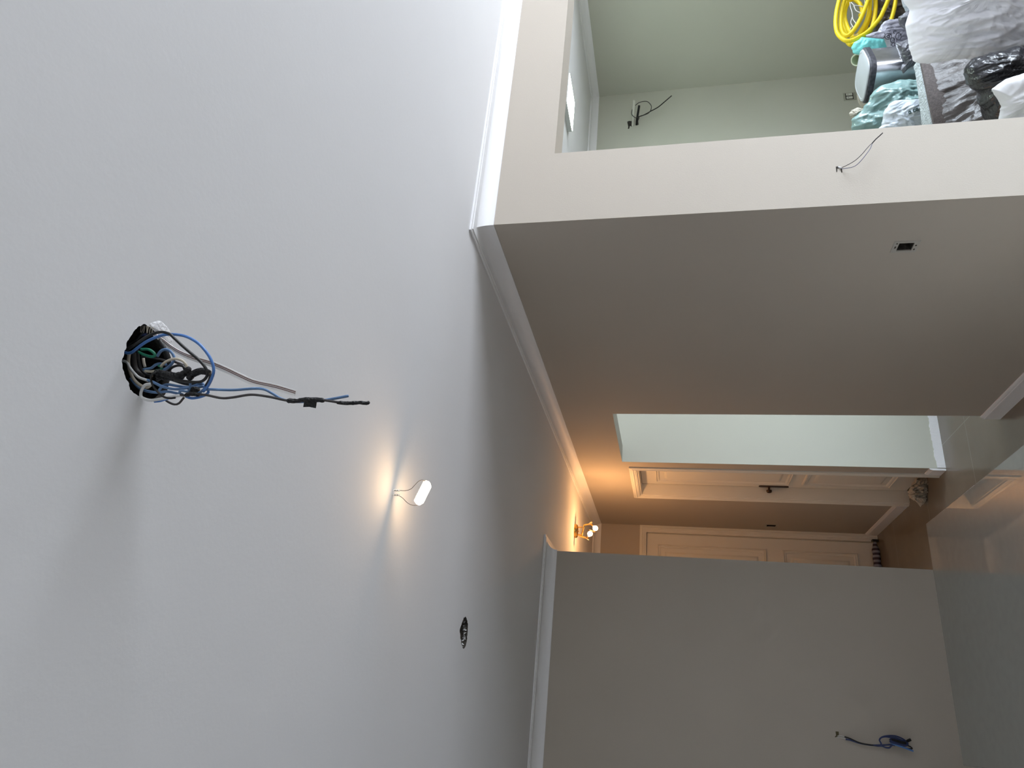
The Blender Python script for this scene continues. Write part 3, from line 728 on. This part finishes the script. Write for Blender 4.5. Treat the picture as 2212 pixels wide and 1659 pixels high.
# ------------------------------------------------------------------ crumpled things
def crum(p, f, seed):
    q = Vector((p.x*f+p.z*f*.25+seed, p.y*f+seed*1.7, p.z*f*.5-seed))
    wv = Vector((noise.noise(q*.7), noise.noise(q*.7+Vector((5, 1, 2))), noise.noise(q*.7+Vector((2, 9, 4)))))
    q = q+wv*1.2
    a = 1-2*abs(noise.noise(q)); b_ = 1-2*abs(noise.noise(q*2.3+Vector((3, 3, 3)))); c = 1-2*abs(noise.noise(q*5.1))
    d_ = 1-2*abs(noise.noise(q*9.7+Vector((7, 2, 1))))
    return .50*a+.34*b_+.22*c+.10*d_-.40
def bag(name, m, px, Y, thick, label, cat, amp=.02, f=9, seed=1, back=.8, rings=34, N=200, group=None, sq=.5, parent=None, center=None, floor=True, pinch=None):
    cx, cy = center or (sum(p[0] for p in px)/len(px), sum(p[1] for p in px)/len(px))
    P0 = at(cx, cy, 'y', Y); nn = Vector((P0.x, P0.y, 0)).normalized()
    o = [onp(x, y, P0, nn) for x, y in px]
    tot = sum((o[i]-o[i-1]).length for i in range(len(o)))
    pts = []
    for i in range(len(o)):
        a, b_ = o[i], o[(i+1) % len(o)]; k = max(1, round((b_-a).length/tot*N))
        for j in range(k): pts.append(a.lerp(b_, j/k))
    L = len(pts)
    for _ in range(1): pts = [(pts[i-1]+pts[i]*3+pts[(i+1) % L])/5 for i in range(L)]
    for i in range(L):
        d = (pts[i]-P0).normalized(); pts[i] = pts[i]+d*amp*.25*crum(pts[i], f*1.6, seed+3)
    C0 = P0; mb = MB(); vs = []
    for side in (1, -1):
        for r in range(rings):
            s = math.sin((r+.0)/(rings)*PI/2) if side == 1 else math.sin(r/rings*PI/2)
            for p in pts:
                b_ = C0+(p-C0)*s
                h = thick*(1-s*s)**sq*(1 if side == 1 else back)
                k = crum(b_+nn*side*2, f, seed)*amp*(1-s**6)
                q = b_-nn*side*(h+k) if side == 1 else b_+nn*(h+k)
                vs.append(q)
        if side == 1: vs += pts; base = len(vs)
    fs = []
    for r in range(rings):
        for k in range(L): fs.append((r*L+k, r*L+(k+1) % L, (r+1)*L+(k+1) % L, (r+1)*L+k))
    for r in range(rings-1):
        for k in range(L): fs.append((base+r*L+k, base+(r+1)*L+k, base+(r+1)*L+(k+1) % L, base+r*L+(k+1) % L))
    for k in range(L): fs.append((base+(rings-1)*L+k, rings*L+k, rings*L+(k+1) % L, base+(rings-1)*L+(k+1) % L))
    if floor: vs = [Vector((v.x, v.y, max(v.z, .002+.002*noise.noise(v*30)))) for v in vs]
    me = bpy.data.meshes.new(name); me.from_pydata([tuple(v) for v in vs], [], fs)
    bm = bmesh.new(); bm.from_mesh(me); bmesh.ops.remove_doubles(bm, verts=bm.verts, dist=1e-5); bmesh.ops.recalc_face_normals(bm, faces=bm.faces); bm.to_mesh(me); bm.free()
    ob = link(name, me, m, parent, smooth=True)
    if parent is None: recenter(ob)
    if label: setp(ob, label, cat, group)
    return ob
Z3 = lambda pts: zoomed(1700, 0, .23147, pts)
bm_ = lambda nm, c, **k: mat(nm, c, **{**dict(rough=.32, spec=.5, bump=.5, bscale=28, detail=3), **k})
M['sack'] = bm_('white woven sack', (.84, .85, .92), rough=.5, bscale=14, bump=.25)
M['greybag'] = bm_('grey printed plastic', (.32, .32, .38))
M['dkbag'] = bm_('dark grey plastic', (.10, .10, .115), rough=.28)
M['ltbag'] = bm_('pale blue grey plastic', (.46, .50, .56))
M['teal'] = bm_('teal plastic', (.22, .72, .72), rough=.3)
M['greenbag'] = bm_('pale green plastic', (.20, .31, .30), rough=.2)
M['groc'] = bm_('white grocery plastic', (.50, .55, .60), rough=.3)
M['blackbag'] = bm_('black refuse plastic', (.018, .018, .021), rough=.25, bump=.8)
M['brownbag'] = bm_('dark brown plastic', (.07, .055, .045), rough=.35)
M['dusty'] = bm_('dusty brown plastic sheet', (.042, .032, .027), rough=.40, var=.25, vscale=14)
M['beige'] = bm_('crumpled beige paper', (.42, .39, .33), rough=.8, spec=.1)
M['sheet'] = bm_('white plastic sheet', (.60, .60, .62), rough=.45, bump=.15)
M['fibre'] = mat('fibrous grey board edge', (.36, .40, .40), .9, bump=1.0, bscale=90, var=.2, vscale=40)
M['speck'] = mat('speckled brown board', (.09, .075, .07), .7, bump=.4, bscale=140, var=.3, vscale=90)
M['yellow'] = mat('yellow corrugated plastic', (.86, .66, .02), .4, spec=.4)

bag('plastic_bag', M['brownbag'], Z3([(850,-15),(800,150),(740,340),(850,310),(1000,420),(1500,420),(1500,200),(1500,-15),(900,-15)]), 3.98, .07, 'dark brown plastic bag behind the yellow hose coil', 'bag', .05, 7, 3)
bag('plastic_bag', M['teal'], Z3([(600,440),(625,395),(680,370),(700,345),(730,352),(900,335),(935,400),(1000,520),(1560,640),(1560,760),(800,640),(700,520),(622,500)]), 3.82, .05, 'teal plastic bag under the yellow hose coil', 'bag', .03, 9, 9, center=(1895, 105))
gb = bag('plastic_bag', M['greybag'], Z3([(730,330),(850,290),(900,210),(960,185),(1050,180),(1130,150),(1620,200),(1620,560),(1100,600),(1010,560),(940,490),(930,400),(900,335),(745,352)]), 3.62, .05, 'grey printed plastic bag between the teal bag and the white sack', 'bag', .035, 11, 15, center=(1932, 85))
bag('plastic_bag', M['ltbag'], Z3([(1050,-60),(1680,-60),(1680,160),(1120,120),(1082,60)]), 3.52, .05, 'pale grey plastic bag squeezed behind the top of the white sack', 'bag', .02, 11, 21)
bag('plastic_bag', M['dkbag'], Z3([(1140,90),(1090,130),(1038,160),(1050,225),(1085,262),(1130,300),(1760,290),(1760,120)]), 3.42, .05, 'small dark grey plastic bag at the upper edge of the white sack', 'bag', .03, 14, 27)
bag('plastic_bag', M['dkbag'], Z3([(1015,405),(1130,370),(1700,400),(1700,600),(1190,610),(1130,640),(1085,685),(1062,650),(1105,600),(1065,540),(1035,465)]), 3.38, .05, 'crumpled dark grey plastic bag lying against the steel bin', 'bag', .035, 14, 33, center=(1965, 118))
gn = bag('plastic_bag', M['greenbag'], Z3([(600,1110),(597,1200),(640,1260),(1900,1330),(1900,1100),(1900,800),(1215,745),(1050,755),(880,805),(815,850),(755,945),(700,1035),(640,1080)]), 3.52, .09, 'large pale green plastic bag below the wall outlet', 'bag', .06, 7, 41)
bag('paper_scrap', M['beige'], Z3([(655,885),(690,905),(740,880),(790,850),(830,840),(1500,900),(1500,1050),(740,1050),(668,965)]), 3.88, .04, 'crumpled beige paper scrap between the bin and the green bag', 'paper', .03, 16, 51)
bag('paper_scrap', M['beige'], Z3([(578,1060),(600,1030),(650,1005),(720,1015),(740,1060),(660,1075),(605,1105)]), 3.58, .035, 'small beige paper scrap on top of the green bag beside the pier', 'paper', .02, 18, 57)
gr = bag('plastic_bag', M['groc'], Z3([(895,1110),(908,1045),(955,975),(1010,940),(1750,900),(1750,1300),(860,1290),(850,1200),(885,1170)]), 3.40, .05, 'white grocery bag with dark lettering in front of the green bag', 'bag', .028, 9, 63)

# marks printed on the bags, laid onto their surface
def bvh_of(ob):
    me = ob.data; mw = ob.matrix_world.copy() if ob.parent else Matrix.Translation(ob.location)
    return BVHTree.FromPolygons([mw @ v.co for v in me.vertices], [tuple(p.vertices) for p in me.polygons])
def print_strokes(ob, strokes, r, m, name, k=3):
    bv = bvh_of(ob); inv = Matrix.Translation(ob.location).inverted(); mb = MB()
    for st in strokes:
        pts = []
        for i in range(len(st)-1):
            for j in range(k): pts.append((st[i][0]+(st[i+1][0]-st[i][0])*j/k, st[i][1]+(st[i+1][1]-st[i][1])*j/k))
        pts.append(st[-1]); hit = []
        for x, y in pts:
            d = ray(x, y).normalized(); loc, nn, ix, dist = bv.ray_cast(CAM, d)
            if loc is not None and (not hit or abs((loc-hit[-1]).length) < .06): hit.append(loc-d*.0012)
        if len(hit) > 2: mb.tube([inv @ h for h in hit], r, 5)
    if mb.v:
        o = mb.build(name, m); o.parent = ob
    return
def arc(cx, cy, rx, ry, a0, a1, n=12): return [(cx+rx*math.cos(a0+(a1-a0)*i/n), cy+ry*math.sin(a0+(a1-a0)*i/n)) for i in range(n+1)]
ink = mat('dark grey print', (.06, .06, .075), .5)
dood = [arc(945, 340, 32, 28, 0, 6.2), arc(945, 340, 14, 12, 0, 6.2), arc(985, 375, 20, 24, 0, 6.2), [(900, 355), (915, 330), (910, 310)], arc(1010, 300, 16, 14, 2, 5.5),
        arc(965, 450, 26, 30, -1.5, 2.5), arc(940, 460, 14, 20, 0, 4), [(975, 410), (1000, 395), (1010, 420), (985, 435), (975, 410)], arc(1040, 340, 26, 34, 0, 6.2)]
print_strokes(gb, [Z3(d) for d in dood], .0022, ink, 'printed_doodle')
# lettering "a ca" running along the bag
def letter(kind, ox, oy, s, a):
    T = lambda p: (ox+(p[0]*math.cos(a)+p[1]*math.sin(a))*s, oy+(-p[0]*math.sin(a)+p[1]*math.cos(a))*s)
    if kind == 'a': st = [[(.42, -.30), (.28, -.5), (.1, -.45), (.02, -.22), (.08, 0), (.25, .02), (.42, -.2)], [(.44, -.52), (.42, -.2), (.46, 0), (.56, 0)]]
    if kind == 'c': st = [[(.42, -.42), (.28, -.52), (.1, -.45), (.02, -.22), (.1, 0), (.28, .03), (.44, -.08)]]
    return [[T(p) for p in q] for q in st]
al = math.radians(22); word = []
for ch, dx in (('a', 0), ('c', 1.05), ('a', 1.62)):
    word += letter(ch, 1140+dx*44*math.cos(al), 1062-dx*44*math.sin(al), 44, al)
print_strokes(gr, [Z3(d) for d in word], .0032, mat('dark green print', (.05, .08, .08), .5), 'lettering')

# steel pedal bin
cL, cR = at(1905, 204, 'y', 3.60), at(1905, 116, 'y', 3.60)
bc = (cL+cR)/2; W2 = (cR-cL).length/2*.97; bt = at(1864, 160, 'y', 3.60).z
be = empty('trash_bin', (bc.x, bc.y, 0), 'brushed steel trash bin with black rim standing among the bags', 'trash bin')
def sup(k, N, a, b_, pw=4.0):
    A = 2*PI*k/N; c, s = math.cos(A), math.sin(A)
    return a*math.copysign(abs(c)**(2/pw), c), b_*math.copysign(abs(s)**(2/pw), s)
rotb = math.radians(20)
def loft(rows, cx, cy, N=56, capb=True, capt=True):
    mb = MB(); vs = []; fs = []
    for (a, b_, z, tl) in rows:
        for k in range(N):
            x, y = sup(k, N, a, b_); X = x*math.cos(rotb)-y*math.sin(rotb); Y = x*math.sin(rotb)+y*math.cos(rotb)
            vs.append((cx+X, cy+Y, z+tl*Y))
    for i in range(len(rows)-1):
        for k in range(N): fs.append((i*N+k, i*N+(k+1) % N, (i+1)*N+(k+1) % N, (i+1)*N+k))
    if capb: fs.append(tuple(range(N-1, -1, -1)))
    if capt: fs.append(tuple(range((len(rows)-1)*N, len(rows)*N)))
    return mb.add(vs, fs)
wa, wb_ = W2*.93, W2*.78; ti = .0
steel = mat('brushed stainless steel', (.62, .62, .66), .28, metal=1.0, bump=.05, bscale=200, var=.15, vscale=12)
loft([(wa*.96, wb_*.96, .02, 0), (wa*.96, wb_*.96, bt-.03, 0)], bc.x, bc.y).build('body', steel, be, auto=.7)
loft([(wa*.99, wb_*.99, 0, 0), (wa*.99, wb_*.99, .025, 0)], bc.x, bc.y).build('base_ring', M['tape'], be, auto=.7)
blk = mat('dusty black plastic rim', (.045, .045, .055), .5, var=.5, vscale=60)
loft([(wa*1.03, wb_*1.03, bt-.035, 0), (wa*1.04, wb_*1.04, bt-.005, ti), (wa*.98, wb_*.98, bt+.004, ti), (wa*.9, wb_*.9, bt+.003, ti)], bc.x, bc.y).build('rim', blk, be, auto=.6)
lid = loft([(wa*.97, wb_*.97, bt+.003, ti), (wa*.95, wb_*.95, bt+.010, ti), (wa*.86, wb_*.86, bt+.013, ti), (wa*.84, wb_*.84, bt+.011, ti), (wa*.80, wb_*.80, bt+.013, ti)], bc.x, bc.y).build('lid', mat('pale grey lid', (.45, .48, .50), .45), be, auto=.5)

# cream pipe coupling behind the bin
pc = at(*Z3([(650, 560)])[0], 'y', 3.95); tc = (CAM-pc); tc.z = 0; tc.normalize(); ax = (tc*.75+Vector((0, 0, .62))+RT*-.25).normalized()
mb = MB(); R = .042
mb.lathe([(R*.86, -.16), (R*.86, -.03), (R, -.029), (R, 0), (R*.97, .002), (R*.80, .001), (R*.78, -.02), (R*.78, -.15)], pc, ax, 28)
o = mb.build('pipe_coupling', mat('cream pvc', (.66, .72, .56), .35), auto=.6); setp(o, 'short cream plastic pipe behind the steel bin', 'pipe'); recenter(o)

# yellow corrugated hose coil
ZH = lambda pts: zoomed(1780, 0, .08137, pts)
def hose(paths):
    mb = MB()
    for pts, offs, r in paths:
        k = len(pts)-1
        P = [at(x, y, 'y', 3.80+.55*offs[0]+.55*(offs[1]-offs[0])*i/k) for i, (x, y) in enumerate(ZH(pts))]
        c = spline(P, .0022); rr = [r*.86*(1+.07*math.sin(i*PI/1.5)) for i in range(len(c))]
        mb.tube(c, rr, 12)
    return mb
hs_ = hose([
 ([(500,-160),(440,-150),(390,60),(335,300),(310,600),(345,850),(450,1000),(600,1085),(780,1060),(960,970),(1150,850),(1350,650),(1500,450),(1640,150),(1760,-120),(1850,-160)], (.0, -.04), .0165),
 ([(700,-160),(600,-150),(520,60),(455,350),(445,680),(500,880),(610,950),(730,870),(850,710),(970,500),(1080,250),(1170,0),(1240,-250),(1100,-180),(900,-180),(700,-160)], (.06, -.03), .0165),
 ([(760,-60),(660,60),(580,200),(545,420),(590,640),(690,850),(790,970),(900,930),(1000,790),(1110,600),(1190,350),(1220,100),(1220,-150)], (.13, .05), .0165),
 ([(600,60),(700,-30),(850,20),(970,130),(1010,300),(960,420)], (.12, .12), .0165),
 ([(520,560),(580,760),(700,930),(830,1010),(960,930),(1080,780),(1180,560),(1230,300)], (.17, .12), .0165),
 ([(1330,-300),(1365,0),(1370,180),(1350,400),(1310,600),(1240,800),(1100,930),(900,1080),(720,1190),(600,1090)], (.10, .06), .0170),
 ([(1960,-160),(1920,-100),(1880,150),(1835,350),(1770,560),(1700,700)], (-.02, .02), .0160),
])
o = hs_.build('hose_coil', M['yellow'], smooth=True); setp(o, 'yellow corrugated conduit hose coiled on top of the bags', 'hose'); recenter(o)
mb = MB()
for pts in ([(720,60),(800,140),(900,150),(1050,170),(1090,100),(1060,-60)], [(790,150),(850,280),(960,340),(1000,400)], [(690,60),(700,180),(745,330),(765,500),(830,600),(860,700)], [(745,460),(712,600),(760,700),(790,760)], [(700,790),(715,740),(760,700)], [(780,920),(850,940),(900,900)]):
    P = [at(x, y, 'y', 3.82) for x, y in ZH(pts)]; mb.tube(spline(P, .006), .0032, 6)
o = mb.build('string_tangle', M['white_w'], smooth=True); setp(o, 'loose white string tangled inside the yellow hose coil', 'string'); recenter(o)

# open board box with dusty plastic inside
ble = empty('open_box', (3.0, 2.83, 0), 'large open board box with torn grey rim holding brown plastic', 'box')
BX0, BX1, BY0, BY1, BZ = 2.42, 3.50, 2.46, 3.16, .5
def rimz(x): return BZ
mb = MB(); N = 60; vs = []; fs = []
for i in range(N+1):
    x = BX0+(BX1-BX0)*i/N; tk = .035+.075*max(0, (3.40-x)/.5); j = .004*noise.noise(Vector((x*30, 0, 0)))
    vs += [(x, BY1-.012, BZ-.03), (x, BY1-.008, BZ+j), (x, BY1+tk, BZ+.01+j), (x, BY1+tk+.01, 0), (x, BY1-.012, 0)]
for i in range(N):
    for k in range(5): fs.append((i*5+k, (i+1)*5+k, (i+1)*5+(k+1) % 5, i*5+(k+1) % 5))
fs += [(0, 1, 2, 3, 4), tuple(N*5+k for k in (4, 3, 2, 1, 0))]
mb.add(vs, fs); mb.build('torn_rim', M['fibre'], ble)
mb = MB(); mb.box(BX0, BX1, BY1-.03, BY1-.0125, 0, BZ-.004).box(BX0, BX0+.02, BY0, BY1-.03, 0, .10).box(BX1-.02, BX1, BY0, BY1-.03, 0, .12).box(BX0, BX1, BY0-.02, BY0, 0, .06).box(BX0, BX1, BY0, BY1-.03, 0, .02)
mb.build('box_wall', M['speck'], ble)
mb = MB(); NX, NY = 110, 80; vs = []; fs = []
for j in range(NY+1):
    for i in range(NX+1):
        x = BX0+.02+(BX1-BX0-.04)*i/NX; y = BY0+(BY1-.03-BY0)*j/NY
        z = BZ-.13-.33*(1-j/NY)+.05*crum(Vector((x, y*.6, 0)), 5, 71)+.012*crum(Vector((x, y, 0)), 16, 5)+.05*(j/NY)**6-.30*max(0, min(1, (x-2.85)/.45))*(1-(j/NY)**4)
        vs.append((x, y, z))
for j in range(NY):
    for i in range(NX): a = j*(NX+1)+i; fs.append((a, a+1, a+NX+2, a+NX+1))
mb.add(vs, fs); o = mb.build('plastic_liner', M['dusty'], ble, smooth=True); o['label'] = 'dusty brown crumpled plastic'

bag('garbage_bag', M['blackbag'], Z3([(1760,545),(1700,600),(1668,650),(1680,760),(1745,835),(1822,880),(1805,960),(1850,1020),(1865,1120),(1950,1220),(2250,1150),(2500,900),(2450,560),(2150,430),(1900,500)]), 2.78, .12, 'black garbage bag stuffed into the open box', 'bag', .06, 8, 77, center=(2140, 175))
bag('plastic_sheet', M['sheet'], Z3([(1913,832),(2050,742),(2260,668),(2520,760),(2560,1100),(2300,1260),(1960,1210),(1985,1090),(2005,1000),(1962,915)]), 2.62, .05, 'folded white plastic sheet over the black garbage bag', 'plastic sheet', .025, 6, 83)
bag('white_sack', M['sack'], Z3([(1040,-330),(1085,-60),(1105,20),(1145,90),(1108,235),(1140,370),(1165,480),(1185,560),(1240,582),(1320,586),(1450,566),(1560,545),(1750,548),(1950,524),(2100,500),(2250,430),(2600,330),(2760,0),(2760,-600),(1800,-800),(1100,-620)]), 2.70, .15, 'big white sack filling the right end of the side room pile', 'sack', .05, 4.5, 91, back=.6, sq=.42, center=(2110, -10), rings=60, N=420)

# crumpled plastic at the foot of door 1 and striped draught stopper at door 2
Z6 = lambda pts: zoomed(1700, 860, .23147, pts)
bag('plastic_wrap', bm_('crumpled beige plastic wrap', (.46, .40, .33), rough=.5), Z6([(1210,745),(1300,735),(1415,730),(1370,790),(1320,880),(1290,960),(1245,1010),(1210,960),(1150,930),(1130,880),(1170,800)]), 5.62, .035, 'crumpled beige plastic wrap on the floor at the foot of the panelled door', 'plastic wrap', .055, 30, 97, rings=50, N=320)
dsm = mat('striped fabric', (.30, .27, .29), .9, spec=.1)
nn = dsm.node_tree; bb_ = nn.nodes['Principled BSDF']; tcn = nn.nodes.new('ShaderNodeTexCoord'); sx = nn.nodes.new('ShaderNodeSeparateXYZ')
nn.links.new(tcn.outputs['Object'], sx.inputs[0]); wv = nn.nodes.new('ShaderNodeMath'); wv.operation = 'MULTIPLY'; wv.inputs[1].default_value = 2*PI/.042
sn = nn.nodes.new('ShaderNodeMath'); sn.operation = 'SINE'; gt = nn.nodes.new('ShaderNodeMath'); gt.operation = 'GREATER_THAN'; gt.inputs[1].default_value = 0
mxx = nn.nodes.new('ShaderNodeMix'); mxx.data_type = 'RGBA'; mxx.inputs['A'].default_value = (.25, .25, .30, 1); mxx.inputs['B'].default_value = (.06, .045, .06, 1)
nn.links.new(sx.outputs['X'], wv.inputs[0]); nn.links.new(wv.outputs[0], sn.inputs[0]); nn.links.new(sn.outputs[0], gt.inputs[0]); nn.links.new(gt.outputs[0], mxx.inputs['Factor']); nn.links.new(mxx.outputs['Result'], bb_.inputs['Base Color'])
c = [Vector((1.72-i*.76/40, 7.030+.004*math.sin(i*.8), .034)) for i in range(41)]
rr = [.010+.022*min(1, i/4, (40-i)/4)+.002*math.sin(i*1.7) for i in range(41)]
o = MB().tube(c, rr, 16).build('draft_stopper', dsm, smooth=True); setp(o, 'striped fabric draught stopper on the floor along the far door', 'draught stopper'); recenter(o)
o = MB().box(1.722, 1.74, 7.02, 7.062, 0, .055).build('door_wedge', M['black']); setp(o, 'small black wedge at the foot of the far door frame', 'wedge'); recenter(o)
